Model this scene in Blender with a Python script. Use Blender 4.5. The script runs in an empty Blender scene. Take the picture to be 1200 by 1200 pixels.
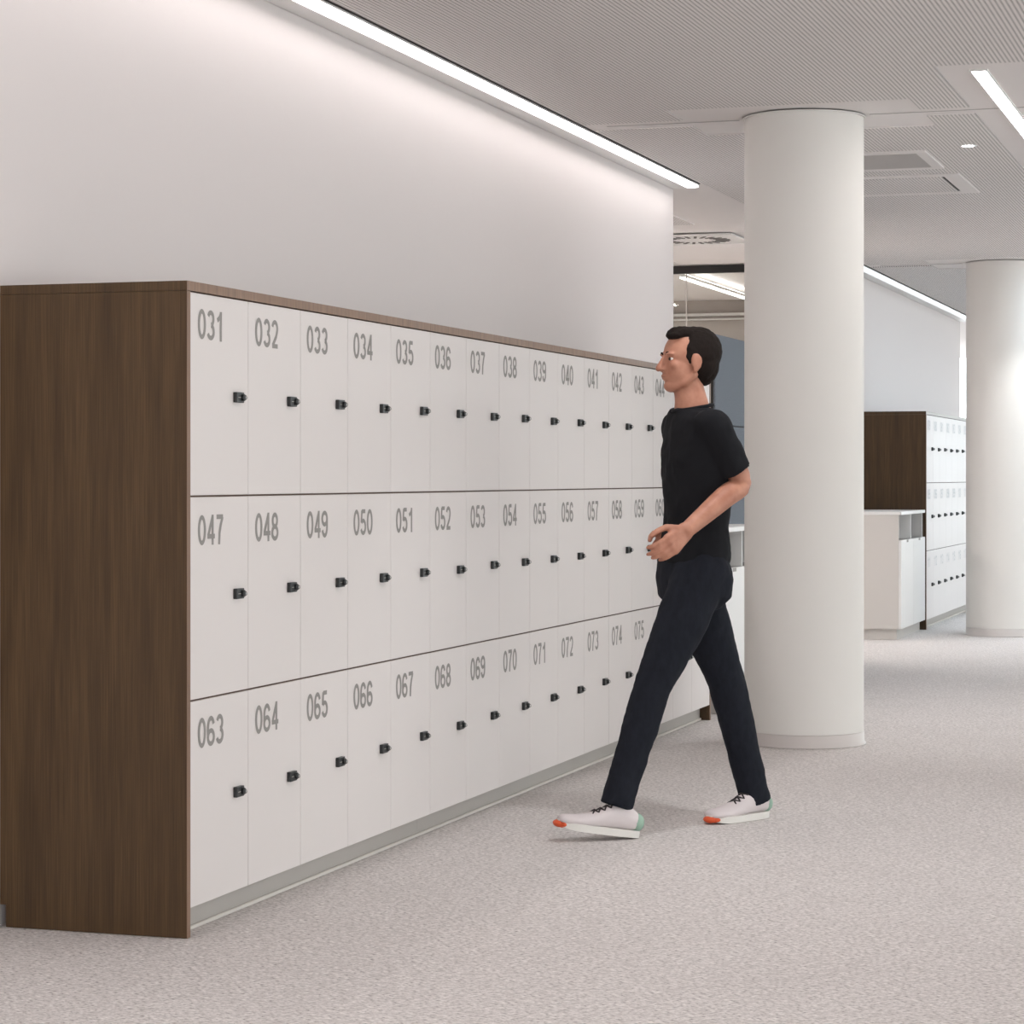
import bpy, bmesh, math, random
from mathutils import Vector, Matrix

random.seed(7)
SC = bpy.context.scene
COL = SC.collection

# ------------------------------------------------------------------ camera
F_PX = 2823.0                      # focal length in pixels of a 1200 px frame
THETA = math.atan(0.3245)          # the camera looks this far to the side of the locker run
CAM = Vector((2.797, -5.841, 1.23))
HORIZON = 558.0
cam_d = bpy.data.cameras.new('camera')
cam_d.sensor_width = 36.0
cam_d.lens = F_PX / 1200.0 * 36.0
cam_d.shift_y = -(600.0 - HORIZON) / 1200.0
cam_d.clip_end = 200
cam = bpy.data.objects.new('camera', cam_d)
COL.objects.link(cam)
cam.location = CAM
cam.rotation_euler = (math.pi / 2, 0, THETA)
SC.camera = cam

# ------------------------------------------------------------------ daylight and exposure
world = bpy.data.worlds.new('daylight')
SC.world = world
world.use_nodes = True
bg = world.node_tree.nodes['Background']
bg.inputs['Color'].default_value = (0.93, 0.97, 1.0, 1)
bg.inputs['Strength'].default_value = 2.6
SC.view_settings.view_transform = 'Standard'
SC.view_settings.look = 'None'
SC.view_settings.gamma = 1.0
SC.view_settings.use_curve_mapping = False
SC.view_settings.exposure = 0.39
STRIP_E = 8.5                     # wall slot lights
LAMP_E = 17.0                      # linear ceiling lamps
WARM = (1.0, 0.95, 0.94)

# ------------------------------------------------------------------ helpers
def srgb(r, g, b):
    def f(c):
        c /= 255.0
        return c / 12.92 if c <= 0.04045 else ((c + 0.055) / 1.055) ** 2.4
    return (f(r), f(g), f(b), 1.0)

def pix(px, py, depth):
    """point seen at a pixel of the 1200 px photograph, at this distance along the view axis"""
    s, c = math.sin(THETA), math.cos(THETA)
    lat = (px - 600.0) / F_PX * depth
    return Vector((CAM.x - s * depth + c * lat, CAM.y + c * depth + s * lat, CAM.z - (py - HORIZON) / F_PX * depth))

def mat(name, col, rough=0.6, metal=0.0, emit=None, emit_s=0.0, spec=0.5):
    m = bpy.data.materials.new(name)
    m.use_nodes = True
    b = m.node_tree.nodes['Principled BSDF']
    b.inputs['Base Color'].default_value = col
    b.inputs['Roughness'].default_value = rough
    b.inputs['Metallic'].default_value = metal
    b.inputs['Specular IOR Level'].default_value = spec
    if emit:
        b.inputs['Emission Color'].default_value = (*emit, 1)
        b.inputs['Emission Strength'].default_value = emit_s
    return m

class NT:
    """small wrapper for building node trees"""
    def __init__(self, m):
        self.t = m.node_tree
        self.b = self.t.nodes['Principled BSDF']
    def n(self, typ, **kw):
        x = self.t.nodes.new(typ)
        for k, v in kw.items():
            setattr(x, k, v)
        return x
    def l(self, a, b):
        self.t.links.new(a, b)
    def math(self, op, a, b=None, c=None):
        x = self.n('ShaderNodeMath', operation=op)
        for i, v in enumerate((a, b, c)):
            if v is None:
                continue
            if isinstance(v, (int, float)):
                x.inputs[i].default_value = v
            else:
                self.l(v, x.inputs[i])
        return x.outputs[0]
    def coords(self, scale=(1, 1, 1), rot=(0, 0, 0)):
        tc = self.n('ShaderNodeTexCoord')
        mp = self.n('ShaderNodeMapping')
        mp.inputs['Scale'].default_value = scale
        mp.inputs['Rotation'].default_value = rot
        self.l(tc.outputs['Object'], mp.inputs['Vector'])
        return mp.outputs['Vector']
    def noise(self, vec, scale, detail=2.0, rough=0.5):
        x = self.n('ShaderNodeTexNoise')
        x.inputs['Scale'].default_value = scale
        x.inputs['Detail'].default_value = detail
        x.inputs['Roughness'].default_value = rough
        self.l(vec, x.inputs['Vector'])
        return x.outputs['Fac']
    def ramp(self, fac, stops):
        x = self.n('ShaderNodeValToRGB')
        e = x.color_ramp.elements
        e[0].position, e[0].color = stops[0]
        e[1].position, e[1].color = stops[-1]
        for p, c in stops[1:-1]:
            k = e.new(p)
            k.color = c
        self.l(fac, x.inputs['Fac'])
        return x.outputs['Color']
    def mix(self, fac, a, b, mode='MIX'):
        x = self.n('ShaderNodeMix', data_type='RGBA', blend_type=mode)
        for sock, v in ((x.inputs[0], fac), (x.inputs[6], a), (x.inputs[7], b)):
            if isinstance(v, (int, float, tuple)):
                sock.default_value = v
            else:
                self.l(v, sock)
        return x.outputs[2]
    def bump(self, h, strength, dist):
        x = self.n('ShaderNodeBump')
        x.inputs['Strength'].default_value = strength
        x.inputs['Distance'].default_value = dist
        self.l(h, x.inputs['Height'])
        self.l(x.outputs['Normal'], self.b.inputs['Normal'])

def bm_box(bm, x0, x1, y0, y1, z0, z1, bev=0.0, seg=1):
    r = bmesh.ops.create_cube(bm, size=1.0)
    vs = r['verts']
    for v in vs:
        v.co = Vector(((x0 + x1) / 2 + v.co.x * (x1 - x0), (y0 + y1) / 2 + v.co.y * (y1 - y0), (z0 + z1) / 2 + v.co.z * (z1 - z0)))
    if bev:
        es = list({e for v in vs for e in v.link_edges})
        bmesh.ops.bevel(bm, geom=es, offset=bev, segments=seg, affect='EDGES', profile=0.5)

def bm_prism(bm, pts, axis, a, b):
    """polygon pts (2d) swept along axis 'y' (pts are x,z) or 'z' (pts are x,y) from a to b"""
    def co(p, t):
        return (p[0], t, p[1]) if axis == 'y' else (p[0], p[1], t)
    lo = [bm.verts.new(co(p, a)) for p in pts]
    hi = [bm.verts.new(co(p, b)) for p in pts]
    n = len(pts)
    bm.faces.new(lo)
    bm.faces.new(list(reversed(hi)))
    for i in range(n):
        bm.faces.new((lo[i], hi[i], hi[(i + 1) % n], lo[(i + 1) % n]))
    bmesh.ops.recalc_face_normals(bm, faces=bm.faces)

def bm_lathe(bm, prof, n=64, center=(0, 0)):
    rings = []
    for r, z in prof:
        rings.append([bm.verts.new((center[0] + r * math.cos(2 * math.pi * i / n), center[1] + r * math.sin(2 * math.pi * i / n), z)) for i in range(n)])
    for a, b in zip(rings, rings[1:]):
        for i in range(n):
            bm.faces.new((a[i], a[(i + 1) % n], b[(i + 1) % n], b[i]))
    return rings

def bm_tube(bm, pts, r, n=8):
    """round tube through points, capped"""
    pts = [Vector(p) for p in pts]
    rad = r if isinstance(r, (list, tuple)) else [r] * len(pts)
    rings = []
    for i, p in enumerate(pts):
        d = (pts[min(i + 1, len(pts) - 1)] - pts[max(i - 1, 0)]).normalized()
        u = d.cross(Vector((0.13, 0.27, 0.95)))
        if u.length < 1e-3:
            u = d.cross(Vector((1, 0, 0)))
        u.normalize()
        w = d.cross(u)
        rings.append([bm.verts.new(p + (u * math.cos(2 * math.pi * k / n) + w * math.sin(2 * math.pi * k / n)) * rad[i]) for k in range(n)])
    for a, b in zip(rings, rings[1:]):
        for k in range(n):
            bm.faces.new((a[k], a[(k + 1) % n], b[(k + 1) % n], b[k]))
    bm.faces.new(list(reversed(rings[0])))
    bm.faces.new(rings[-1])

def mesh_of(bm, name, m, smooth=False):
    bmesh.ops.recalc_face_normals(bm, faces=bm.faces)
    me = bpy.data.meshes.new(name)
    bm.to_mesh(me)
    bm.free()
    if m:
        me.materials.append(m)
    if smooth:
        for p in me.polygons:
            p.use_smooth = True
    return me

def link(name, me, parent=None, loc=None):
    o = bpy.data.objects.new(name, me)
    COL.objects.link(o)
    if parent:
        o.parent = parent
    if loc is not None:
        o.location = loc
    return o

def obj(name, bm, m, parent=None, loc=None, smooth=False):
    return link(name, mesh_of(bm, name, m, smooth), parent, loc)

def box(name, m, dims, parent=None, bev=0.0, loc=None):
    bm = bmesh.new()
    bm_box(bm, *dims, bev=bev)
    return obj(name, bm, m, parent, loc)

def tag(o, label=None, cat=None, group=None, kind=None):
    if label: o['label'] = label
    if cat: o['category'] = cat
    if group: o['group'] = group
    if kind: o['kind'] = kind
    return o

def thing(name, label, cat, loc=(0, 0, 0), rz=0.0, group=None):
    o = link(name, None, None, loc)
    o.rotation_euler = (0, 0, rz)
    return tag(o, label, cat, group)

def struct(name, bm, m, label=None):
    o = obj(name, bm, m)
    o['kind'] = 'structure'
    if label: o['label'] = label
    return o

# ------------------------------------------------------------------ materials
M = {}
M['wall'] = mat('wall_paint', srgb(225, 217, 215), 0.75, spec=0.25)
t = NT(M['wall'])
t.bump(t.noise(t.coords(), 180, 3), 0.05, 0.002)

M['plain_ceiling'] = mat('ceiling_paint', srgb(232, 227, 225), 0.85, spec=0.2)
t = NT(M['plain_ceiling'])
t.bump(t.noise(t.coords(), 150, 2), 0.04, 0.002)

def perforated(name, pitch, rad):
    m = mat(name, srgb(232, 227, 225), 0.85, spec=0.2)
    t = NT(m)
    tc = t.n('ShaderNodeTexCoord')
    sp = t.n('ShaderNodeSeparateXYZ')
    t.l(tc.outputs['Object'], sp.inputs[0])
    fx = t.math('SUBTRACT', t.math('FRACT', t.math('DIVIDE', sp.outputs['X'], pitch)), 0.5)
    fy = t.math('SUBTRACT', t.math('FRACT', t.math('DIVIDE', sp.outputs['Y'], pitch)), 0.5)
    d = t.math('SQRT', t.math('ADD', t.math('MULTIPLY', fx, fx), t.math('MULTIPLY', fy, fy)))
    hole = t.math('LESS_THAN', d, rad / pitch)
    t.l(t.mix(hole, srgb(232, 227, 225), srgb(112, 108, 106)), t.b.inputs['Base Color'])
    return m
M['perforated'] = perforated('perforated_board', 0.018, 0.0046)

M['carpet'] = mat('loop_carpet', srgb(190, 184, 180), 0.95, spec=0.1)
t = NT(M['carpet'])
v = t.coords((1, 1, 1), (0, 0, math.radians(-18)))
v2 = t.coords((0.55, 1.3, 1), (0, 0, math.radians(-18)))
fl = t.noise(v2, 135, 2.5, 0.62)
rib = t.noise(t.coords((0.35, 1, 1), (0, 0, math.radians(38))), 58, 2, 0.5)
patch = t.noise(v, 2.2, 3, 0.6)
c1 = t.ramp(fl, [(0.31, srgb(118, 112, 110)), (0.43, srgb(203, 196, 193)), (0.56, srgb(226, 220, 217)), (0.72, srgb(244, 240, 237))])
c2 = t.mix(t.math('MULTIPLY', t.math('SUBTRACT', 0.62, rib), 1.1), c1, srgb(160, 153, 150))
c3 = t.mix(t.math('MULTIPLY', t.math('SUBTRACT', 0.60, patch), 0.45), c2, srgb(178, 171, 168))
t.l(c3, t.b.inputs['Base Color'])
t.bump(fl, 0.5, 0.006)

def wood(name, dark, mid, light, rough=0.45):
    m = mat(name, mid, rough, spec=0.35)
    t = NT(m)
    g1 = t.noise(t.coords((1, 1, 0.012)), 330, 3, 0.6)
    g2 = t.noise(t.coords((1, 1, 0.05)), 34, 3, 0.55)
    g3 = t.noise(t.coords((1, 1, 0.25)), 5, 2, 0.5)
    f = t.math('ADD', t.math('ADD', t.math('MULTIPLY', g1, 0.5), t.math('MULTIPLY', g2, 0.35)), t.math('MULTIPLY', g3, 0.15))
    t.l(t.ramp(f, [(0.36, dark), (0.5, mid), (0.66, light)]), t.b.inputs['Base Color'])
    t.bump(g1, 0.08, 0.001)
    return m
M['wood'] = wood('brown_wood_laminate', srgb(62, 44, 25), srgb(77, 56, 34), srgb(96, 73, 47))
M['wood_edge'] = wood('brown_wood_edging', srgb(112, 86, 68), srgb(132, 103, 83), srgb(148, 118, 97))
M['door'] = mat('locker_door_laminate', srgb(220, 213, 210), 0.5, spec=0.3)
M['carcass'] = mat('locker_carcass', srgb(150, 124, 100), 0.7)
M['shelf_gap'] = mat('locker_shelf_edge', srgb(84, 62, 50), 0.7)
M['number'] = mat('number_vinyl', srgb(141, 136, 132), 0.6)
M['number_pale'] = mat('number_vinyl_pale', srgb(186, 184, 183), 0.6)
M['black'] = mat('black_plastic', srgb(30, 31, 32), 0.35)
M['chrome'] = mat('chrome', srgb(190, 188, 184), 0.25, 1.0)
M['plinth'] = mat('grey_plinth', srgb(182, 176, 170), 0.55)
M['seal'] = mat('pale_floor_seal', srgb(222, 216, 208), 0.5)
M['column'] = mat('column_paint', srgb(226, 222, 217), 0.65, spec=0.3)
M['base_ring'] = mat('column_skirting', srgb(204, 196, 192), 0.4)
M['baseboard'] = mat('baseboard_paint', srgb(212, 208, 206), 0.5)
M['white_metal'] = mat('white_metal', srgb(232, 230, 228), 0.4)
M['dark_slot'] = mat('dark_slot', srgb(48, 45, 43), 0.8)
M['joint'] = mat('ceiling_joint', srgb(176, 171, 168), 0.9)
M['grille_slat'] = mat('grille_slat', srgb(196, 191, 188), 0.7)
M['grille_back'] = mat('grille_back', srgb(120, 116, 113), 0.9)
M['strip'] = mat('slot_light_diffuser', srgb(240, 240, 240), 0.5, emit=WARM, emit_s=STRIP_E)
M['lamp'] = mat('lamp_diffuser', srgb(240, 240, 240), 0.5, emit=(1, 0.942, 0.935), emit_s=LAMP_E)
M['fill_lamp'] = mat('fill_lamp_diffuser', srgb(240, 240, 240), 0.5, emit=(1, 0.95, 0.92), emit_s=190.0)  # for the unseen lamps added to fill the nook and glazed room
M['cool_strip'] = mat('cool_slot_diffuser', srgb(240, 240, 240), 0.5, emit=(0.86, 0.94, 1.0), emit_s=1.1)
M['far_fill_lamp'] = mat('far_fill_diffuser', srgb(240, 240, 240), 0.5, emit=(0.72, 0.88, 1.0), emit_s=62.0)  # strong cool fill for the distant wall, from added lamps out of view
M['uplight'] = mat('pendant_diffuser', srgb(240, 240, 240), 0.5, emit=(1, 0.97, 0.94), emit_s=6.0)
M['cool_lamp'] = mat('cool_lamp_diffuser', srgb(240, 240, 240), 0.5, emit=(0.86, 0.94, 1.0), emit_s=26.0)
M['spot'] = mat('downlight_lens', srgb(240, 240, 240), 0.3, emit=(0.95, 0.98, 1.0), emit_s=40.0)
M['bin_white'] = mat('white_bin_laminate', srgb(224, 222, 220), 0.45)
M['bin_side'] = mat('beige_bin_side', srgb(202, 197, 192), 0.55)
M['bin_inside'] = mat('bin_inside_grey', srgb(150, 146, 142), 0.7)
M['felt'] = mat('grey_felt', srgb(118, 124, 132), 0.95, spec=0.1)
t = NT(M['felt'])
fn = t.noise(t.coords(), 160, 3, 0.7)
t.l(t.ramp(fn, [(0.3, srgb(96, 101, 108)), (0.7, srgb(136, 142, 150))]), t.b.inputs['Base Color'])
t.bump(fn, 0.2, 0.002)
M['dark_panel'] = mat('dark_end_panel', srgb(44, 38, 34), 0.6)
M['frame_black'] = mat('black_aluminium', srgb(24, 24, 25), 0.45)
M['grey_wall'] = mat('grey_wall_paint', srgb(172, 164, 158), 0.85, spec=0.2)
M['glass'] = bpy.data.materials.new('clear_glass')
M['glass'].use_nodes = True
gt = M['glass'].node_tree
gt.nodes.clear()
go = gt.nodes.new('ShaderNodeOutputMaterial')
gm = gt.nodes.new('ShaderNodeMixShader')
ga = gt.nodes.new('ShaderNodeBsdfTransparent')
gb = gt.nodes.new('ShaderNodeBsdfGlossy')
ga.inputs['Color'].default_value = (0.95, 0.97, 0.96, 1)
gb.inputs['Roughness'].default_value = 0.02
gm.inputs[0].default_value = 0.05
gt.links.new(ga.outputs[0], gm.inputs[1])
gt.links.new(gb.outputs[0], gm.inputs[2])
gt.links.new(gm.outputs[0], go.inputs['Surface'])

# ------------------------------------------------------------------ dimensions of the place
W = 0.375                # locker width
H = 1.75                 # locker bank height
D = 0.56                 # locker bank depth
WALL_X = -0.566
WALL_END = 7.50
WALL2_Y0, WALL2_Y1 = 12.15, 19.9
CEIL = 2.885
COLX, COLY1, COLY2, COLR = 0.645, 5.16, 13.10, 0.274
GLASS_Y = 12.62
ROOM_BACK = 16.35

# ------------------------------------------------------------------ floor, ceiling, walls
bm = bmesh.new(); bm_box(bm, -6.2, 9.2, -11, 28.2, -0.1, 0.0)
struct('floor', bm, M['carpet'], 'pale grey flecked loop pile carpet')

SLOT0, SLOT1 = WALL_X + 0.005, WALL_X + 0.155     # slot light trough along the wall
bm = bmesh.new(); bm_box(bm, -6.2, 9.2, -11, 28.2, CEIL + 0.004, CEIL + 0.2)
ceiling = struct('ceiling', bm, M['plain_ceiling'], 'white ceiling of perforated boards with plain margins')

LX = 1.575                                     # axis of the linear lamps in the ceiling
PANEL_T = 0.006
def panel(x0, x1, y0, y1, m='perforated', name='ceiling_board'):
    box(name, M[m], (x0, x1, y0, y1, CEIL - 0.002, CEIL + 0.0035), ceiling)
def field(x0, x1, y0, y1):
    if x1 - x0 > 0.02 and y1 - y0 > 0.02:
        panel(x0, x1, y0, y1)
# perforated fields between the column lines, with plain margins along walls, lamps and columns
for (a, b) in ((-10.6, COLY1 - 7.94), (COLY1 - 7.94, COLY1), (COLY1, COLY2), (COLY2, 21.0)):
    ya, yb = a + 0.10, b - 0.10
    bx0, bx1 = -0.24, 8.9
    # the square round each column stays plain
    sq0, sq1 = COLX - 0.55, COLX + 0.55
    for (u0, u1) in ((-0.385, sq0), (sq1, LX - 0.16), (LX + 0.24, 4.4), (4.8, 7.4), (7.8, 8.9)):
        field(u0, u1, ya, yb)
    field(sq0, sq1, ya + 0.32, yb - 0.32)
    # the lamp lane is perforated where there is no lamp
for (u0, u1, y0, y1) in ((LX - 0.16, LX + 0.24, 2.35, 3.93), (-5.5, -0.95, 7.7, 9.6), (-5.5, -2.0, 9.6, 12.3), (-2.0, -1.75, 9.6, 12.3)):
    field(u0, u1, y0, y1)
# joint line on the column axis
for yj in (COLY1, COLY2):
    for (u0, u1) in ((-0.30, COLX - COLR - 0.03), (COLX + COLR + 0.03, 8.9)):
        box('ceiling_joint', M['joint'], (u0, u1, yj - 0.002, yj + 0.002, CEIL + 0.0005, CEIL + 0.003), ceiling)

def L_wall(bm, y0, y1, ret):
    """wall slab on the WALL_X plane; ret = y of the return leg to the side"""
    if ret == 'end':
        pts = [(WALL_X, y0), (WALL_X, y1), (-6.1, y1), (-6.1, y1 - 0.15), (WALL_X - 0.15, y1 - 0.15), (WALL_X - 0.15, y0)]
    else:
        pts = [(WALL_X, y0), (WALL_X, y1), (WALL_X - 0.15, y1), (WALL_X - 0.15, y0)]
    bm_prism(bm, pts, 'z', 0.0, CEIL + 0.003)
bm = bmesh.new(); L_wall(bm, -11, WALL_END, 'end')
struct('wall_left', bm, M['wall'], 'long white wall above the numbered lockers')
bm = bmesh.new(); L_wall(bm, WALL2_Y0, WALL2_Y1, None)
struct('wall_left_far', bm, M['wall'], 'cool white wall above the distant lockers')
bm = bmesh.new(); bm_box(bm, -6.1, WALL_X - 0.151, ROOM_BACK, ROOM_BACK + 0.15, 0, CEIL + 0.003)
struct('wall_room_back', bm, M['grey_wall'], 'grey wall behind the glass partition')
bm = bmesh.new(); bm_box(bm, -6.25, -6.101, WALL_END - 0.15, ROOM_BACK + 0.15, 0, CEIL + 0.003)
struct('wall_room_side', bm, M['grey_wall'])
bm = bmesh.new(); bm_box(bm, WALL_X + 0.0005, WALL_X + 0.0125, -11, -0.045, 0.0005, 0.058, bev=0.002)
struct('baseboard_left', bm, M['baseboard'])
for i, (z0, z1) in enumerate(((2.74, 2.765), (2.70, 2.715))):
    bm = bmesh.new(); bm_box(bm, -6.09, WALL_X - 0.153, ROOM_BACK - 0.04, ROOM_BACK - 0.001, z0, z1, bev=0.003)
    struct('trim_%d' % (i + 1), bm, M['white_metal'])

# glazed facades beyond the picture: frames and sills, open to the daylight
def facade(name, along, at, a, b, step):
    o = thing(name, 'dark framed glazed facade at the end of the office' if along == 'x' else 'dark framed glazed facade along the office side', 'window')
    o['kind'] = 'structure'
    n = int(round((b - a) / step))
    def bar(nm, s0, s1, z0, z1, m='frame_black', d=0.05):
        dims = (s0, s1, at - d, at + d, z0, z1) if along == 'x' else (at - d, at + d, s0, s1, z0, z1)
        box(nm, M[m], dims, o)
    for k in range(n + 1):
        y = a + (b - a) * k / n
        bar('mullion', y - 0.03, y + 0.03, 0.301, CEIL - 0.131)
    bar('head_rail', a, b, CEIL - 0.13, CEIL - 0.004)
    bar('transom', a, b, 2.08, 2.20, d=0.06)
    bar('sill', a, b, 0.0005, 0.30, 'plinth', 0.08)
    for k in range(n):
        y0, y1 = a + (b - a) * k / n + 0.031, a + (b - a) * (k + 1) / n - 0.031
        bar('pane', y0, y1, 0.301, CEIL - 0.131, 'glass', 0.004)
facade('window_1', 'x', 28.0, -0.6, 8.9, 1.58)
facade('window_2', 'y', 9.0, -10.5, 27.8, 2.2)

# ------------------------------------------------------------------ ceiling lights
def wall_slot(y0, y1, m, label):
    o = thing('wall_slot_light', label, 'light', (0, 0, 0))
    z = CEIL
    box('fascia', M['white_metal'], (SLOT0, SLOT0 + 0.088, y0, y1, z - 0.022, z + 0.0035), o)
    box('diffuser', m, (SLOT0 + 0.090, SLOT1 - 0.008, y0, y1, z - 0.004, z + 0.0033), o)
    box('edge_trim', M['white_metal'], (SLOT1 - 0.006, SLOT1, y0, y1, z - 0.006, z + 0.0035), o)
    box('shadow_gap', M['dark_slot'], (SLOT1 + 0.001, SLOT1 + 0.009, y0, y1, z - 0.001, z + 0.0035), o)
    box('end_cap', M['white_metal'], (SLOT0, SLOT1, y1 + 0.0005, y1 + 0.012, z - 0.020, z + 0.0035), o)
    return o
wall_slot(-9.0, WALL_END - 0.03, M['strip'], 'long bright slot light running along the top of the near white wall')
wall_slot(WALL2_Y0, WALL2_Y1 - 0.03, M['cool_strip'], 'slot light along the top of the distant white wall')

def linear_lamp(x, y0, y1, label, group=None, w=0.058, m='lamp'):
    o = thing('linear_ceiling_light', label, 'light', (x, (y0 + y1) / 2, CEIL), group=group)
    hl = (y1 - y0) / 2
    bm = bmesh.new(); bm_box(bm, -w / 2, w / 2, -hl, hl, -0.004, 0.0033)
    obj('diffuser', bm, M[m], o)
    bm = bmesh.new()
    for s in (-1, 1):
        bm_box(bm, s * (w / 2 + 0.004) - 0.0035, s * (w / 2 + 0.004) + 0.0035, -hl - 0.008, hl + 0.008, -0.005, 0.0033)
        bm_box(bm, -w / 2, w / 2, s * (hl + 0.0045) - 0.0035, s * (hl + 0.0045) + 0.0035, -0.005, 0.0033)
    obj('frame', bm, M['white_metal'], o)
linear_lamp(LX, 4.09, 7.9, 'bright linear light recessed in the ceiling to the right of the white column')
for (x, y0, y1) in ((LX, -1.6, 2.2), (LX, 8.4, 12.2), (LX, 12.7, 16.5), (LX, 17.0, 20.8), (4.6, -7.4, -3.6), (4.6, -1.6, 2.2), (4.6, 4.09, 7.9), (4.6, 9.5, 13.3), (7.6, -1.6, 2.2), (7.6, 4.09, 7.9), (LX, -7.4, -3.6)):
    linear_lamp(x, y0, y1, 'linear light recessed in the office ceiling outside the view', 'linear lights further along the office', m='far_fill_lamp' if y0 > 12 else 'cool_lamp' if y0 > 8 else 'lamp')  # all unseen; the far ones added to brighten the distant wall
linear_lamp(-2.9, 8.4, 11.8, 'unseen linear light added in the ceiling of the nook behind the white wall', m='fill_lamp')  # hidden by the wall, added to lighten the nook
linear_lamp(-4.2, 13.2, 15.8, 'unseen linear light added in the ceiling of the room behind the glass partition', m='fill_lamp')  # out of sight, added to lighten the room

def downlight(x, y, label, power=None, group=None):
    o = thing('downlight', label, 'light', (x, y, CEIL), group=group)
    bm = bmesh.new(); bm_lathe(bm, [(0.030, -0.0065), (0.042, -0.0065), (0.044, 0.003), (0.030, 0.003), (0.030, -0.0065)], 32)
    obj('trim_ring', bm, M['white_metal'], o, smooth=True)
    bm = bmesh.new()
    bmesh.ops.create_circle(bm, cap_ends=True, radius=0.0295, segments=32, matrix=Matrix.Translation((0, 0, -0.0045)))
    for f in bm.faces: f.normal_flip()
    obj('lens', bm, M['spot'], o)
    if power:
        ld = bpy.data.lights.new('downlight_beam', 'SPOT')
        ld.energy = power; ld.spot_size = math.radians(85); ld.spot_blend = 0.6
        ld.shadow_soft_size = 0.03; ld.color = (0.95, 0.98, 1.0)
        lo = bpy.data.objects.new('downlight_beam', ld)
        COL.objects.link(lo); lo.parent = o; lo.location = (0, 0, -0.012)
downlight(1.25, 6.31, 'small round downlight glowing in the perforated ceiling behind the near column', 45)
downlight(1.16, 12.45, 'small round downlight shining on the distant column', 50)
downlight(1.25, 2.0, 'small round downlight in the ceiling before the near column', 45, 'downlights outside the view')
downlight(1.25, -2.0, 'small round downlight in the ceiling before the near column', 45, 'downlights outside the view')

# grille, access hatch and air diffuser in the ceiling
gr = thing('return_air_grille', 'rectangular perforated return air grille in the ceiling beside the near column', 'vent', (0.62, 6.77, CEIL))
bm = bmesh.new()
for (x0, x1, y0, y1) in ((-0.40, 0.40, -0.36, -0.29), (-0.40, 0.40, 0.29, 0.36), (-0.40, -0.345, -0.289, 0.289), (0.345, 0.40, -0.289, 0.289)):
    bm_box(bm, x0, x1, y0, y1, -0.010, -0.0025)
obj('frame', bm, M['plain_ceiling'], gr)
box('backing', M['grille_back'], (-0.344, 0.344, -0.288, 0.288, -0.0035, -0.0025), gr)
sl = bmesh.new(); bm_box(sl, -0.343, 0.343, -0.0055, 0.0055, -0.009, -0.004)
slm = mesh_of(sl, 'slat', M['grille_slat'])
for k in range(28):
    link('slat', slm, gr, (0, -0.277 + k * 0.0205, 0))

ha = thing('ceiling_access_hatch', 'flush square access hatch with a dark joint in the perforated ceiling', 'hatch', (0.62, 7.86, CEIL))
box('hatch_panel', M['perforated'], (-0.33, 0.33, -0.35, 0.35, -0.008, -0.0025), ha)
bm = bmesh.new()
for (x0, x1, y0, y1) in ((-0.44, 0.44, -0.46, -0.36), (-0.44, 0.44, 0.36, 0.46), (-0.44, -0.34, -0.359, 0.359), (0.348, 0.44, -0.359, 0.359)):
    bm_box(bm, x0, x1, y0, y1, -0.008, -0.0025)
obj('hatch_frame', bm, M['plain_ceiling'], ha)
box('hatch_gap', M['dark_slot'], (0.331, 0.347, -0.35, 0.35, -0.0045, -0.0025), ha)

df = thing('swirl_air_diffuser', 'square swirl air diffuser with dark radial slots in the ceiling past the wall end', 'vent', (-1.17, 10.5, CEIL))
box('plate', M['white_metal'], (-0.30, 0.30, -0.30, 0.30, -0.012, -0.0045), df, bev=0.002)
bm = bmesh.new()
for (x0, x1, y0, y1) in ((-0.34, 0.34, -0.34, -0.303), (-0.34, 0.34, 0.303, 0.34), (-0.34, -0.303, -0.302, 0.302), (0.303, 0.34, -0.302, 0.302)):
    bm_box(bm, x0, x1, y0, y1, -0.014, -0.0045)
obj('frame', bm, M['white_metal'], df)
sb = bmesh.new(); bm_box(sb, 0.15, 0.25, -0.010, 0.010, -0.016, -0.0122)
sbm = mesh_of(sb, 'blade_slot', M['grille_back'])
for k in range(24):
    s_ = link('blade_slot', sbm, df)
    s_.rotation_euler = (0, 0, 2 * math.pi * k / 24)

# ------------------------------------------------------------------ columns
def column(y, label):
    o = thing('round_column', label, 'column', (COLX, y, 0))
    bm = bmesh.new()
    bm_lathe(bm, [(COLR, 0.0605), (COLR, CEIL - 0.008)], 96)
    obj('shaft', bm, M['column'], o, smooth=True)
    bm = bmesh.new()
    bm_lathe(bm, [(COLR - 0.01, 0.001), (COLR + 0.012, 0.001), (COLR + 0.010, 0.006), (COLR + 0.003, 0.013), (COLR + 0.002, 0.056), (COLR - 0.001, 0.060), (COLR - 0.01, 0.060)], 96)
    obj('skirting', bm, M['base_ring'], o, smooth=True)
    bm = bmesh.new()
    bm_lathe(bm, [(COLR + 0.001, CEIL - 0.0075), (COLR + 0.008, CEIL - 0.0075), (COLR + 0.008, CEIL - 0.0025), (COLR + 0.001, CEIL - 0.0025), (COLR + 0.001, CEIL - 0.0075)], 96)
    obj('collar', bm, M['column'], o, smooth=False)
    return o
column(COLY1, 'large round white column standing beside the walking man')
column(COLY2, 'round white column farther away at the edge of the picture by the distant lockers')

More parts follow.
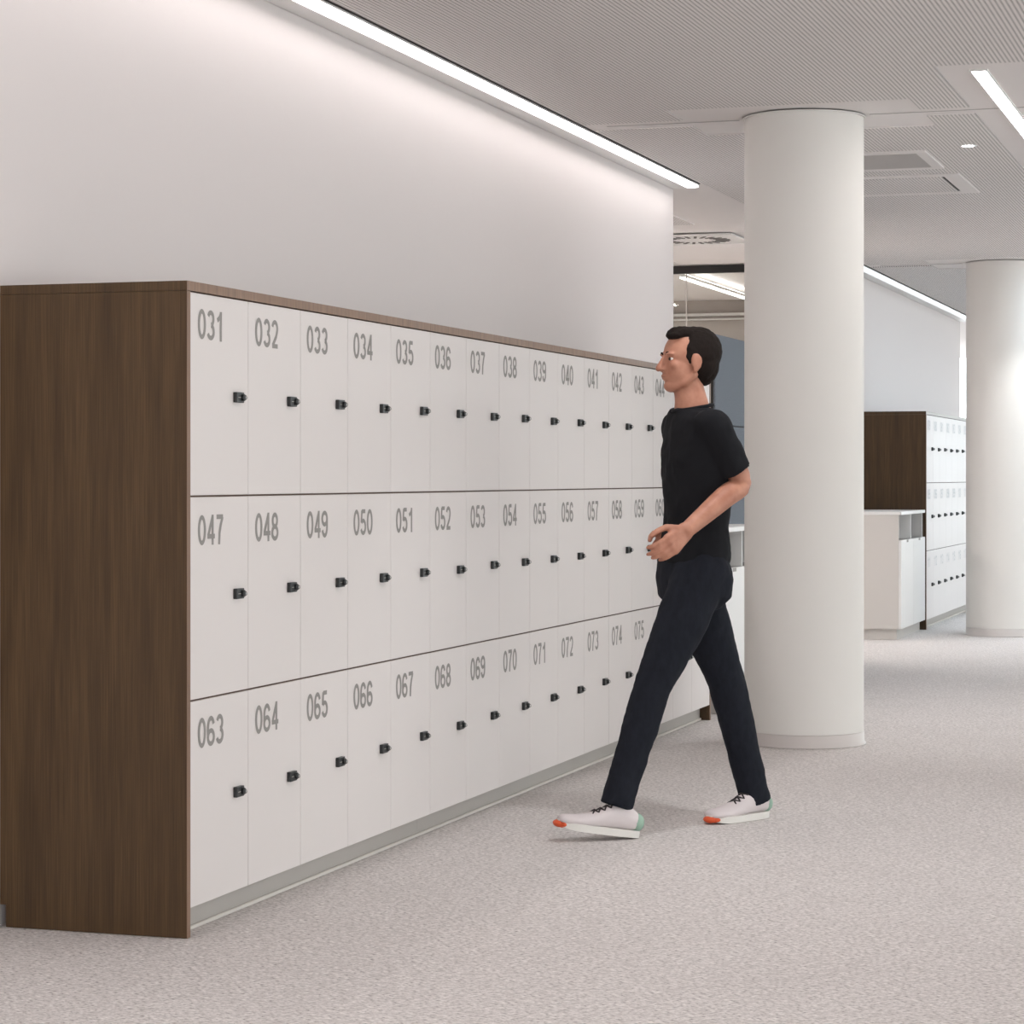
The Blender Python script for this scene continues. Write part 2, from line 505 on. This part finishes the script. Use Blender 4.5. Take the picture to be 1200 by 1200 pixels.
# ------------------------------------------------------------------ locker banks
def _arc(cx, cy, rx, ry, a0, a1, n=14):
    return [(cx + rx * math.cos(math.radians(a0 + (a1 - a0) * i / n)), cy + ry * math.sin(math.radians(a0 + (a1 - a0) * i / n))) for i in range(n + 1)]
_six = [_arc(.29, .295, .212, .218, 0, 360, 22), [(.078, .295), (.078, .58)] + _arc(.29, .60, .212, .322, 176, 22)]
STROKES = {           # centre lines of a narrow bold grotesque, 0.58 wide and 1 high
    '0': [_arc(.29, .5, .212, .422, 0, 360, 28)],
    '1': [[(.37, .0), (.37, .99)], [(.37, .90), (.27, .78), (.10, .69)]],
    '2': [_arc(.285, .69, .200, .232, 165, -25) + [(.40, .43), (.12, .10)], [(.07, .078), (.52, .078)]],
    '3': [_arc(.28, .712, .190, .210, 158, -78), _arc(.28, .292, .212, .214, 82, -160)],
    '4': [[(.41, .0), (.41, 1.0)], [(.41, .95), (.09, .30)], [(.03, .285), (.57, .285)]],
    '5': [[(.50, .922), (.155, .922)], [(.165, .95), (.115, .48)], _arc(.285, .322, .212, .244, 140, -160)],
    '6': _six,
    '7': [[(.05, .922), (.53, .922)], [(.49, .92), (.36, .66), (.27, .38), (.235, .0)]],
    '8': [_arc(.29, .715, .178, .207, 0, 360, 22), _arc(.29, .288, .212, .210, 0, 360, 22)],
    '9': [[(.58 - x, 1 - y) for x, y in ln] for ln in _six],
}
def number_mesh(text, width, height, m):
    """three digits as flat strokes of even width, in the plane of the door"""
    V, Fc = [], []
    adv = width / 3
    sx, half = adv * 0.90 / 0.58, 0.078
    for i, ch in enumerate(text):
        for si, ln in enumerate(STROKES[ch]):
            base = len(V)
            for k, p in enumerate(ln):
                q0, q1 = ln[max(k - 1, 0)], ln[min(k + 1, len(ln) - 1)]
                if ln[0] == ln[-1] or (abs(ln[0][0] - ln[-1][0]) < 1e-6 and abs(ln[0][1] - ln[-1][1]) < 1e-6):
                    q0, q1 = ln[k - 1 if k else -2], ln[k + 1 if k < len(ln) - 1 else 1]
                dx, dy = q1[0] - q0[0], q1[1] - q0[1]
                L = math.hypot(dx, dy) or 1
                for sg in (-1, 1):
                    V.append((si * 0.00015, i * adv + (p[0] - sg * dy / L * half) * sx, (p[1] + sg * dx / L * half - 1) * height))
            for k in range(len(ln) - 1):
                Fc.append((base + 2 * k, base + 2 * k + 2, base + 2 * k + 3, base + 2 * k + 1))
    me = bpy.data.meshes.new('number')
    me.from_pydata(V, [], Fc)
    me.materials.append(m)
    return me

ROWS = ((0.0785, 0.6275), (0.6325, 1.1735), (1.1785, 1.7205))      # bottom, middle, top
GAP = 0.0016

def lock_meshes():
    bm = bmesh.new()
    bm_box(bm, 0.0, 0.0125, -0.024, 0.024, -0.0145, 0.0145, bev=0.0018, seg=2)
    plate = mesh_of(bm, 'lock', M['black'])
    bm = bmesh.new()
    prof = [(0.001, 0.0), (0.0098, 0.0), (0.0098, 0.005), (0.0080, 0.0068), (0.001, 0.0068)]
    rings = bm_lathe(bm, prof, 16)
    bm.faces.new(rings[-1]); bm.faces.new(list(reversed(rings[0])))
    bmesh.ops.rotate(bm, verts=bm.verts, cent=(0, 0, 0), matrix=Matrix.Rotation(math.pi / 2, 3, 'Y'))
    bmesh.ops.translate(bm, verts=bm.verts, vec=(0.0127, 0.0125, 0))
    knob = mesh_of(bm, 'lock_knob', M['black'], True)
    bm = bmesh.new()
    pts = [(0.0198 + 0.0058 * math.cos(a), 0.0125, 0.0062 * math.sin(a)) for a in [math.pi * k / 10 - math.pi / 2 for k in range(11)]]
    bm_tube(bm, pts, 0.0011, 6)
    ring = mesh_of(bm, 'lock_ring', M['chrome'], True)
    bm = bmesh.new()
    bm_box(bm, 0.0126, 0.0130, -0.017, 0.000, -0.0009, 0.0009)
    mark = mesh_of(bm, 'lock_dial', M['plinth'])
    return plate, knob, ring, mark

def locker_bank(y0, ncol, first, label, num_mat, top_mat, seams):
    o = thing('locker_bank', label, 'lockers', (0, y0, 0))
    L = ncol * W
    # end panels with the notch for the baseboard
    for ya in (-0.021, L + 0.001):
        bm = bmesh.new()
        bm_prism(bm, [(0.0, 0.0015), (0.0, H - 0.0265), (-D, H - 0.0265), (-D, 0.062), (-D + 0.018, 0.062), (-D + 0.018, 0.0015)], 'y', ya, ya + 0.020)
        p = obj('end_panel', bm, M['wood'], o)
        box('edge_band', M['wood_edge'], (0.0001, 0.0012, ya, ya + 0.020, 0.0015, H - 0.0265), p)
    cuts = [-0.021] + [s * W for s in seams] + [L + 0.021]
    for a, b in zip(cuts, cuts[1:]):
        q = box('top_panel', top_mat[0], (-D, 0.0, a + 0.0006, b - 0.0006, H - 0.0255, H), o)
        box('edge_band', top_mat[1], (0.0001, 0.0012, a + 0.0006, b - 0.0006, H - 0.0255, H), q)
    box('carcass', M['carcass'], (-D + 0.02, -0.024, 0.001, L - 0.001, 0.0785, H - 0.027), o)
    for z in (ROWS[0][1] + 0.0025, ROWS[1][1] + 0.0025, ROWS[2][1] + 0.0016):
        box('shelf_edge', M['shelf_gap'], (-0.0235, -0.0035, 0.001, L - 0.001, z - 0.0021, z + 0.0021 if z < 1.6 else z + 0.001), o)
    pc = [0.001] + [s * W + 0.01 for s in seams] + [L - 0.001]
    for a, b in zip(pc, pc[1:]):
        p = box('plinth', M['plinth'], (-D + 0.1, -0.050, a + 0.0008, b - 0.0008, 0.001, 0.0775), o)
        box('floor_seal', M['seal'], (-0.0495, -0.042, a + 0.0008, b - 0.0008, 0.001, 0.0125), p, bev=0.002)
    plate, knob, ring, mark = LOCK
    dm = {}
    for r, (z0, z1) in enumerate(ROWS):
        bm = bmesh.new(); bm_box(bm, -0.019, 0.0, GAP, W - GAP, z0, z1, bev=0.0012)
        dm[r] = mesh_of(bm, 'door', M['door'])
    for r in (2, 1, 0):
        z0, z1 = ROWS[r]
        for c in range(ncol):
            n = first + (2 - r) * ncol + c
            d = link('door', dm[r], o, (0, c * W, 0))
            d['label'] = 'pale door numbered %03d' % n
            link('number', number_mesh('%03d' % n, 0.170, 0.082, num_mat), d, (0.0006, 0.046, z1 - (0.040 if r == 2 else 0.048)))
            zl = (z0 + z1) / 2 + random.uniform(-0.002, 0.002)
            yl = 0.297
            lk = (0.0003, yl, zl)
            for nm, me in (('lock', plate), ('lock_knob', knob), ('lock_ring', ring), ('lock_dial', mark)):
                link(nm, me, d, lk)
    return o
LOCK = lock_meshes()
locker_bank(0.0, 16, 31, 'long bank of white lockers numbered 031 to 078 with brown wood end panel', M['number'], (M['wood'], M['wood_edge']), (5, 10))
locker_bank(13.53, 16, 79, 'distant bank of white lockers with brown end panel behind the bin cabinet', M['number_pale'], (M['wood'], M['plinth']), (5, 10))

# ------------------------------------------------------------------ bin cabinets
def bin_station(y0, y1, label):
    hgt = 0.962
    o = thing('recycling_cabinet', label, 'cabinet', (0, y0, 0))
    L = y1 - y0
    xb = WALL_X + 0.012 if y0 > 10 else -0.555
    box('top_panel', M['bin_white'], (xb, 0.0, 0, L, hgt - 0.024, hgt), o, bev=0.0015)
    for a in (0.0, L - 0.020):
        box('side_panel', M['bin_side'] if a == 0 else M['bin_white'], (xb, -0.022, a, a + 0.020, 0.082, hgt - 0.0245), o)
    box('back_panel', M['bin_inside'], (xb, xb + 0.016, 0.0205, L - 0.0205, 0.082, hgt - 0.0245), o)
    box('plinth', M['bin_side'], (xb + 0.03, -0.040, 0.030, L - 0.03, 0.001, 0.0805), o)
    box('inner_shelf', M['bin_inside'], (xb + 0.017, -0.024, 0.0205, L - 0.0205, 0.735, 0.748), o)
    mid = L / 2
    box('divider', M['bin_white'], (xb + 0.017, -0.022, mid - 0.009, mid + 0.009, 0.7485, hgt - 0.0245), o)
    for k, (a, b) in enumerate(((0.0, mid - 0.0015), (mid + 0.0015, L))):
        d = box('door', M['bin_white'], (-0.0215, -0.001, a + 0.001, b - 0.001, 0.083, 0.747), o, bev=0.001)
        c = (a + b) / 2
        box('pull_notch', M['bin_inside'], (-0.0009, 0.0004, c - 0.04, c + 0.04, 0.728, 0.7465), d)
bin_station(12.24, 13.46, 'low white recycling cabinet with two openings, against the distant lockers')
bin_station(6.30, 7.40, 'low recycling cabinet half hidden between the walking man and the near column')

# ------------------------------------------------------------------ tall felt-faced cabinet past the end of the wall
fx = -0.335
tc = thing('tall_felt_cabinet', 'tall dark cabinet with grey felt front standing past the end of the white wall', 'cabinet', (fx, 7.56, 0))
box('end_panel', M['dark_panel'], (-0.62, -0.012, 0.0, 0.03, 0.002, 2.04), tc, bev=0.002)
box('carcass', M['dark_panel'], (-0.62, -0.030, 0.031, 2.4, 0.002, 2.035), tc)
for (za, zb) in ((0.08, 0.79), (0.796, 1.52), (1.526, 2.04)):
    for (ya, yb) in ((0.002, 1.198), (1.204, 2.4)):
        box('felt_panel', M['felt'], (-0.0115, 0.0, ya, yb, za, zb), tc, bev=0.003)

# ------------------------------------------------------------------ glass partition and the room behind
gp = thing('glass_partition', 'frameless glass partition with a black head rail past the wall end', 'glass wall', (0, GLASS_Y, 0))
box('head_rail', M['frame_black'], (-6.09, WALL_X - 0.153, -0.03, 0.03, CEIL - 0.062, CEIL - 0.0025), gp)
box('base_rail', M['frame_black'], (-6.09, WALL_X - 0.153, -0.02, 0.02, 0.0015, 0.05), gp)
xs = [-6.09, -4.9, -3.8, -2.75, -1.86, -1.75, WALL_X - 0.153]
for a, b in zip(xs, xs[1:]):
    box('pane', M['glass'], (a + 0.004, b - 0.004, -0.005, 0.005, 0.051, CEIL - 0.063), gp)
for a in xs[1:-1]:
    box('joint_strip', M['bin_side'], (a - 0.0035, a + 0.0035, -0.006, 0.006, 0.051, CEIL - 0.063), gp)

pl = thing('pendant_linear_light', 'glowing linear pendant hung close to the ceiling behind the glass partition', 'light', (-1.83, 13.2, CEIL - 0.06))
box('housing', M['white_metal'], (-0.02, 0.02, -0.4, 2.3, -0.012, 0.012), pl)
box('diffuser', M['uplight'], (-0.018, 0.018, -0.4, 2.3, -0.022, -0.0125), pl)
box('uplight', M['uplight'], (-0.016, 0.016, -0.4, 2.3, 0.0125, 0.016), pl)
for yy in (0.0, 1.8):
    bm = bmesh.new(); bm_tube(bm, [(0, yy, 0.0165), (0, yy, 0.0625)], 0.002, 6)
    obj('hanger', bm, M['chrome'], pl)

# ------------------------------------------------------------------ walking man
M['skin'] = mat('skin', srgb(176, 122, 98), 0.55)
t = NT(M['skin'])
sn = t.noise(t.coords(), 22, 3)
t.l(t.ramp(sn, [(0.3, srgb(164, 108, 86)), (0.7, srgb(184, 130, 106))]), t.b.inputs['Base Color'])
M['hair'] = mat('dark_hair', srgb(30, 23, 20), 0.85, spec=0.15)
t = NT(M['hair'])
t.bump(t.noise(t.coords((1, 1, 0.3)), 160, 3), 0.6, 0.004)
M['shirt'] = mat('black_cotton', srgb(26, 26, 29), 0.9, spec=0.15)
t = NT(M['shirt'])
t.bump(t.noise(t.coords(), 320, 2), 0.15, 0.001)
M['jeans'] = mat('dark_denim', srgb(32, 34, 41), 0.9, spec=0.15)
t = NT(M['jeans'])
t.l(t.ramp(t.noise(t.coords((1, 1, 0.4)), 60, 4, 0.7), [(0.3, srgb(27, 29, 35)), (0.75, srgb(35, 37, 45))]), t.b.inputs['Base Color'])
M['belt'] = mat('black_leather', srgb(24, 22, 22), 0.45)
M['shoe'] = mat('pale_shoe_knit', srgb(214, 204, 204), 0.8)
t = NT(M['shoe'])
t.bump(t.noise(t.coords(), 400, 2), 0.3, 0.001)
M['sole'] = mat('white_rubber', srgb(226, 222, 216), 0.6)
M['orange'] = mat('orange_rubber', srgb(214, 84, 40), 0.5)
M['green'] = mat('green_heel_knit', srgb(150, 178, 160), 0.7)
M['lace'] = mat('dark_laces', srgb(52, 44, 44), 0.8)
M['eye_white'] = mat('eye_white', srgb(225, 220, 215), 0.3)
M['iris'] = mat('eye_iris', srgb(48, 34, 26), 0.2)

HEAD = math.radians(15)                 # he walks across the view, turned this far towards us
cR = Vector((math.cos(THETA), math.sin(THETA), 0))
cF = Vector((-math.sin(THETA), math.cos(THETA), 0))
pf = (-cR * math.cos(HEAD) - cF * math.sin(HEAD)).normalized()     # his forward
plft = Vector((-pf.y, pf.x, 0))                                    # his left
G = pix(812, 900, 8.45); G.z = 0.0
up = Vector((0, 0, 1))
man = thing('person', 'man in black T-shirt and dark jeans walking past the lockers, one arm bent', 'person', G)
def loc3(f, l, u):
    return pf * f + plft * l + up * u
def P(px, py, d):
    return pix(px, py, d) - G

def ball(bm, c, r, ax=None, sub=3):
    """ellipsoid: r = radius or three radii along ax (three axes)"""
    q = bmesh.ops.create_icosphere(bm, subdivisions=sub, radius=1.0)
    rr = r if isinstance(r, (tuple, list)) else (r, r, r)
    ax = ax or (Vector((1, 0, 0)), Vector((0, 1, 0)), Vector((0, 0, 1)))
    for v in q['verts']:
        v.co = Vector(c) + ax[0] * v.co.x * rr[0] + ax[1] * v.co.y * rr[1] + ax[2] * v.co.z * rr[2]

def limb(bm, pts, rad, n=20, balls=True):
    bm_tube(bm, pts, list(rad), n)
    if balls:
        for p, r in zip(pts, rad):
            ball(bm, p, r * 0.995, sub=2)

def loft(bm, rings, n=36, power=2.3):
    """rings: (centre, axis a, axis b, half a, half b)"""
    R = []
    for c, a, b, ha, hb in rings:
        ring = []
        for k in range(n):
            th = 2 * math.pi * k / n
            ct, st = math.cos(th), math.sin(th)
            ex = 2.0 / power
            ring.append(bm.verts.new(Vector(c) + a * ha * math.copysign(abs(ct) ** ex, ct) + b * hb * math.copysign(abs(st) ** ex, st)))
        R.append(ring)
    for a, b in zip(R, R[1:]):
        for k in range(n):
            bm.faces.new((a[k], a[(k + 1) % n], b[(k + 1) % n], b[k]))
    bm.faces.new(list(reversed(R[0])))
    bm.faces.new(R[-1])

def spline(pts, vals, n):
    """smooth resampling of a chain of points with radii"""
    out_p, out_r = [], []
    m = len(pts)
    for i in range(m - 1):
        p0, p1, p2, p3 = pts[max(i - 1, 0)], pts[i], pts[i + 1], pts[min(i + 2, m - 1)]
        r0, r1, r2, r3 = vals[max(i - 1, 0)], vals[i], vals[i + 1], vals[min(i + 2, m - 1)]
        for k in range(n):
            s = k / n
            def cr(a, b, c, d):
                return 0.5 * ((2 * b) + (c - a) * s + (2 * a - 5 * b + 4 * c - d) * s * s + (3 * b - a - 3 * c + d) * s ** 3)
            out_p.append(cr(p0, p1, p2, p3)); out_r.append(cr(r0, r1, r2, r3))
    out_p.append(pts[-1]); out_r.append(vals[-1])
    return out_p, out_r

def fused(name, bm, m, parent, voxel, smooth=4, disp=None):
    """all closed pieces fused to one continuous surface"""
    bmesh.ops.recalc_face_normals(bm, faces=bm.faces)
    me = bpy.data.meshes.new(name + '_raw')
    bm.to_mesh(me); bm.free()
    tmp = bpy.data.objects.new(name + '_raw', me)
    COL.objects.link(tmp)
    r = tmp.modifiers.new('r', 'REMESH'); r.mode = 'VOXEL'; r.voxel_size = voxel; r.use_smooth_shade = True
    s = tmp.modifiers.new('s', 'SMOOTH'); s.factor = 0.5; s.iterations = smooth
    if disp:
        tx = bpy.data.textures.new(name, 'CLOUDS'); tx.noise_scale = disp[0]
        dm = tmp.modifiers.new('d', 'DISPLACE'); dm.texture = tx; dm.strength = disp[1]; dm.mid_level = 0.5
    dg = bpy.context.evaluated_depsgraph_get()
    out = bpy.data.meshes.new_from_object(tmp.evaluated_get(dg))
    bpy.data.objects.remove(tmp); bpy.data.meshes.remove(me)
    out.name = name
    out.materials.clear(); out.materials.append(m)
    for p in out.polygons: p.use_smooth = True
    return link(name, out, parent)

# joints
hipL, hipR = loc3(0.00, 0.09, 0.88), loc3(-0.01, -0.09, 0.88)
kneeL, kneeR = P(766, 800, 8.25), P(852, 800, 8.60)
ankL, ankR = P(727, 928, 8.19), P(882, 924, 8.65)
shL, shR = loc3(-0.015, 0.165, 1.405), loc3(0.0, -0.165, 1.405)
elL, wrL = P(868, 566, 8.34), P(804, 622, 8.14)
elR, wrR = P(812, 572, 8.68), P(786, 624, 8.54)
neck0, neck1 = loc3(0.0, 0, 1.43), loc3(0.022, 0, 1.57)
hc = loc3(0.022, 0, 1.635)                        # centre of the head

# ---- body: trunk, limbs, head and hands as one surface
bm = bmesh.new()
loft(bm, [(loc3(f, 0, u), plft, pf, a, b) for (u, f, a, b) in (
    (0.82, 0.0, 0.13, 0.09), (0.90, 0.0, 0.15, 0.10), (1.00, -0.008, 0.140, 0.088), (1.12, -0.014, 0.140, 0.09), (1.25, -0.015, 0.155, 0.098),
    (1.36, -0.010, 0.155, 0.088), (1.41, 0.0, 0.14, 0.075), (1.45, 0.0, 0.085, 0.06))])
p_, r_ = spline([neck0, loc3(0.008, 0, 1.50), neck1, hc], [0.072, 0.057, 0.052, 0.052], 4)
limb(bm, p_, r_)
for (h, k, a) in ((hipL, kneeL, ankL), (hipR, kneeR, ankR)):
    p_, r_ = spline([h, h.lerp(k, 0.5), k, k.lerp(a, 0.35), a], [0.085, 0.072, 0.053, 0.052, 0.036], 4)
    limb(bm, p_, r_)
for (s_, e, w) in ((shL, elL, wrL), (shR, elR, wrR)):
    p_, r_ = spline([s_, s_.lerp(e, 0.5), e, e.lerp(w, 0.3), w], [0.050, 0.045, 0.038, 0.039, 0.027], 4)
    limb(bm, p_, r_)

# head: skull, face, jaw, nose, brows, lips, ears
AX = (pf, plft, up)
def hp(f, l, u):
    return hc + pf * f + plft * l + up * u
ball(bm, hp(-0.012, 0, 0.022), (0.096, 0.074, 0.088), AX, 4)     # skull
ball(bm, hp(0.022, 0, -0.030), (0.066, 0.063, 0.082), AX, 4)     # face
ball(bm, hp(0.058, 0, -0.089), (0.026, 0.032, 0.023), AX)        # chin
for s_ in (-1, 1):
    limb(bm, [hp(-0.006, s_ * 0.056, -0.052), hp(0.024, s_ * 0.045, -0.078), hp(0.056, s_ * 0.018, -0.092)], [0.016, 0.017, 0.018], 14)      # jaw
    ball(bm, hp(0.056, s_ * 0.038, -0.018), (0.022, 0.020, 0.020), AX)      # cheekbone
    ball(bm, hp(0.074, s_ * 0.030, 0.021), (0.014, 0.024, 0.008), AX)       # brow
    ball(bm, hp(-0.010, s_ * 0.076, -0.008), (0.020, 0.007, 0.032), AX)     # ear
    ball(bm, hp(-0.006, s_ * 0.075, -0.034), (0.011, 0.006, 0.011), AX)     # ear lobe
    ball(bm, hp(0.090, s_ * 0.012, -0.032), (0.012, 0.009, 0.008), AX)      # nostril
limb(bm, [hp(0.080, 0, 0.014), hp(0.094, 0, -0.010), hp(0.105, 0, -0.029)], [0.009, 0.010, 0.012])
ball(bm, hp(0.082, 0, -0.054), (0.012, 0.024, 0.006), AX)        # upper lip
ball(bm, hp(0.079, 0, -0.064), (0.012, 0.021, 0.007), AX)        # lower lip

def hand(bm, wr, d, side_, nrm, curl, spread=0.02):
    """wr wrist, d pointing to the fingers, side_ towards the thumb, nrm out of the palm"""
    d = d.normalized(); side_ = (side_ - d * side_.dot(d)).normalized(); nrm = d.cross(side_) * (1 if d.cross(side_).dot(nrm) > 0 else -1)
    offs = (0.030, 0.010, -0.010, -0.029)
    lens = (0.072, 0.080, 0.075, 0.060)
    for o_, ln in zip(offs, lens):
        kn = wr + d * (0.092 - abs(o_ - 0.008) * 0.25) + side_ * o_ + nrm * 0.004
        limb(bm, [wr + side_ * o_ * 0.55, wr.lerp(kn, 0.5) + side_ * o_ * 0.2, kn], [0.016, 0.0155, 0.0125], 12)
        p = kn; a = 0.0; chain = [p]
        for seg, c_ in zip((0.44, 0.32, 0.24), curl):
            a += c_
            dd = d * math.cos(a) + nrm * math.sin(a) + side_ * o_ * spread * 30 * math.cos(a) * 0.25
            p = p + dd.normalized() * ln * seg * 1.08
            chain.append(p)
        limb(bm, chain, [0.0098, 0.0090, 0.0084, 0.0072], 10)
    th = wr + d * 0.028 + side_ * 0.026
    t1 = th + (d * 0.62 + side_ * 0.62 + nrm * 0.40).normalized() * 0.042
    t2 = t1 + (d * 0.86 + side_ * 0.18 + nrm * 0.38).normalized() * 0.034
    t3 = t2 + (d * 0.92 - side_ * 0.05 + nrm * 0.36).normalized() * 0.026
    limb(bm, [th, t1, t2, t3], [0.0150, 0.0120, 0.0105, 0.0085], 10)
hand(bm, wrL, (wrL - elL) + Vector((0, 0, -0.02)), up + pf * 0.3, -plft, (0.35, 0.55, 0.45))
hand(bm, wrR, (wrR - elR), pf + up * 0.2, plft, (0.3, 0.5, 0.4))
body = fused('body', bm, M['skin'], man, 0.0040, 5)

# ---- eyes and brows
for s_ in (-1, 1):
    bm = bmesh.new(); ball(bm, hp(0.0665, s_ * 0.030, 0.004), (0.0105, 0.0125, 0.0065), AX)
    e = obj('eye', bm, M['eye_white'], man, smooth=True)
    bm = bmesh.new(); ball(bm, hp(0.0738, s_ * 0.0305, 0.004), (0.0046, 0.0085, 0.0062), AX)
    obj('iris', bm, M['iris'], e, smooth=True)
    bm = bmesh.new()
    limb(bm, [hp(0.082, s_ * 0.014, 0.021), hp(0.083, s_ * 0.030, 0.026), hp(0.070, s_ * 0.046, 0.022)], [0.0035, 0.0042, 0.0026], 8)
    obj('eyebrow', bm, M['hair'], man, smooth=True)

# ---- hair
bm = bmesh.new()
ball(bm, hp(-0.034, 0, 0.032), (0.093, 0.081, 0.088), AX, 4)
ball(bm, hp(-0.052, 0, -0.010), (0.064, 0.072, 0.080), AX, 4)
ball(bm, hp(0.016, 0, 0.094), (0.058, 0.056, 0.026), AX, 3)
ball(bm, hp(0.048, 0.010, 0.086), (0.030, 0.046, 0.017), AX, 3)
for s_ in (-1, 1):
    ball(bm, hp(0.010, s_ * 0.066, 0.022), (0.016, 0.010, 0.038), AX, 3)
fused('hair', bm, M['hair'], man, 0.0045, 2, (0.018, 0.008))

# ---- T-shirt with short sleeves
bm = bmesh.new()
loft(bm, [(loc3(f, 0, u), plft, pf, a, b) for (u, f, a, b) in (
    (0.925, 0.0, 0.172, 0.118), (0.95, -0.002, 0.170, 0.116), (1.03, -0.010, 0.160, 0.106), (1.12, -0.014, 0.160, 0.108), (1.22, -0.016, 0.170, 0.114),
    (1.31, -0.014, 0.178, 0.112), (1.38, -0.010, 0.182, 0.100), (1.425, -0.006, 0.168, 0.086), (1.450, -0.003, 0.132, 0.078), (1.462, 0.002, 0.100, 0.074), (1.468, 0.003, 0.088, 0.070))], 40, 2.2)
for (s_, e) in ((shL, elL), (shR, elR)):
    inner = s_.lerp(loc3(0.01, 0, 1.36), 0.25)
    p_, r_ = spline([inner, s_, s_.lerp(e, 0.4), s_.lerp(e, 0.80)], [0.058, 0.060, 0.060, 0.058], 5)
    limb(bm, p_[:-1] + [p_[-1]], r_, 24, balls=False)
    ball(bm, s_, 0.0605, sub=3)
shirt = fused('t_shirt', bm, M['shirt'], man, 0.0055, 5, (0.09, 0.016))
bm = bmesh.new()
pts = [loc3(0.004 + 0.072 * math.cos(a), 0.080 * math.sin(a), 1.469 - 0.012 * math.cos(a)) for a in [2 * math.pi * k / 28 for k in range(29)]]
bm_tube(bm, pts, 0.0065, 8)
obj('collar', bm, M['shirt'], shirt, smooth=True)

# ---- jeans
bm = bmesh.new()
loft(bm, [(loc3(f, 0, u), plft, pf, a, b) for (u, f, a, b) in (
    (0.985, 0.0, 0.158, 0.106), (0.93, -0.002, 0.166, 0.112), (0.87, -0.006, 0.172, 0.122), (0.81, -0.006, 0.165, 0.116), (0.765, -0.004, 0.10, 0.085))], 36, 2.4)
for (h, k, a) in ((hipL, kneeL, ankL), (hipR, kneeR, ankR)):
    hem = k.lerp(a, 1.13)
    p_, r_ = spline([h + Vector((0, 0, 0.02)), h.lerp(k, 0.35), h.lerp(k, 0.7), k, k.lerp(a, 0.4), k.lerp(a, 0.75), hem], [0.098, 0.092, 0.078, 0.068, 0.063, 0.057, 0.055], 5)
    limb(bm, p_, r_, 24, balls=False)
    ball(bm, h + Vector((0, 0, 0.02)), 0.097, sub=3)
jeans = fused('jeans', bm, M['jeans'], man, 0.0055, 5, (0.10, 0.016))
# ---- shoes
def shoe(heel, direction, pitch):
    """heel: floor point below the back of the heel; direction: flat vector to the toe; pitch lifts the toe"""
    d0 = Vector((direction.x, direction.y, 0)).normalized()
    w = Vector((-d0.y, d0.x, 0))
    d = d0 * math.cos(pitch) + up * math.sin(pitch)
    n = up * math.cos(pitch) - d0 * math.sin(pitch)
    LEN = 0.285
    def q(s, a, h):
        return heel + d * (s * LEN) + w * a + n * h
    prof = ((0.0, 0.022, 0.030, 0.070), (0.05, 0.031, 0.026, 0.088), (0.15, 0.036, 0.024, 0.108), (0.28, 0.038, 0.024, 0.112), (0.40, 0.040, 0.022, 0.098), (0.52, 0.044, 0.020, 0.078), (0.65, 0.048, 0.018, 0.064), (0.78, 0.049, 0.018, 0.054), (0.90, 0.046, 0.018, 0.052), (0.97, 0.036, 0.020, 0.047), (1.0, 0.020, 0.024, 0.040))
    bm = bmesh.new()
    rings = []
    for s, hw, lo, hi in prof:
        ring = []
        for k in range(20):
            th = 2 * math.pi * k / 20
            ct, st = math.cos(th), math.sin(th)
            taper = 1.0 - 0.28 * max(st, 0) ** 1.5
            ring.append(bm.verts.new(q(s, hw * taper * math.copysign(abs(ct) ** 0.75, ct), (lo + hi) / 2 + (hi - lo) / 2 * math.copysign(abs(st) ** 0.8, st))))
        rings.append(ring)
    for a, b in zip(rings, rings[1:]):
        for k in range(20):
            bm.faces.new((a[k], a[(k + 1) % 20], b[(k + 1) % 20], b[k]))
    bm.faces.new(list(reversed(rings[0]))); bm.faces.new(rings[-1])
    sh = obj('shoe', bm, M['shoe'], man, smooth=True)
    # sole: outline slab with treads
    def outline(s):
        return 0.052 * (1 - abs(2 * s - 1) ** 3.6) ** 0.5 * (0.76 + 0.24 * s) if 0 < s < 1 else 0.012
    bm = bmesh.new()
    ss = [i / 24 for i in range(25)]
    left = [(s, outline(s)) for s in ss]
    poly = left + [(s, -a) for s, a in reversed(left)]
    def rise(s):
        return 0.010 * max(0, (s - 0.75) / 0.25) ** 1.6
    lo = [bm.verts.new(q(s * 1.03 - 0.015, a * 0.97, 0.0015 + rise(s))) for s, a in poly]
    hi = [bm.verts.new(q(s * 1.03 - 0.015, a, 0.026 + rise(s) * 0.6)) for s, a in poly]
    bm.faces.new(list(reversed(lo))); bm.faces.new(hi)
    for i in range(len(poly)):
        j = (i + 1) % len(poly)
        bm.faces.new((lo[i], lo[j], hi[j], hi[i]))
    obj('sole', bm, M['sole'], sh)
    bm = bmesh.new()
    for (s, a, b) in ((0.945, 0.037, 0.0135), (0.985, 0.028, 0.013)):
        ball(bm, q(s, 0, 0.017), (0.021, a, b), (d, w, n), 3)
    obj('toe_cap', bm, M['orange'], sh, smooth=True)
    bm = bmesh.new()
    ball(bm, q(0.03, 0, 0.052), (0.026, 0.033, 0.032), (d, w, n), 3)
    obj('heel_patch', bm, M['green'], sh, smooth=True)
    tops = ((0.32, 0.108), (0.40, 0.099), (0.47, 0.087), (0.54, 0.078), (0.61, 0.070))
    for (s0, h0), (s1, h1) in zip(tops, tops[1:]):
        for sg in (-1, 1):
            bm = bmesh.new()
            bm_tube(bm, [q(s0, sg * 0.022, h0 - 0.007), q((s0 + s1) / 2, 0, (h0 + h1) / 2 + 0.0035), q(s1, -sg * 0.023, h1 - 0.008)], 0.0032, 6)
            obj('lace', bm, M['lace'], sh, smooth=True)
    return sh
hl = P(746, 0, 8.19); hl.z = 0.0
shoe(hl, pf, math.radians(9))
hr = P(898, 0, 8.69); hr.z = 0.0
shoe(hr, pf * 1.0 + plft * 0.45, 0.0)
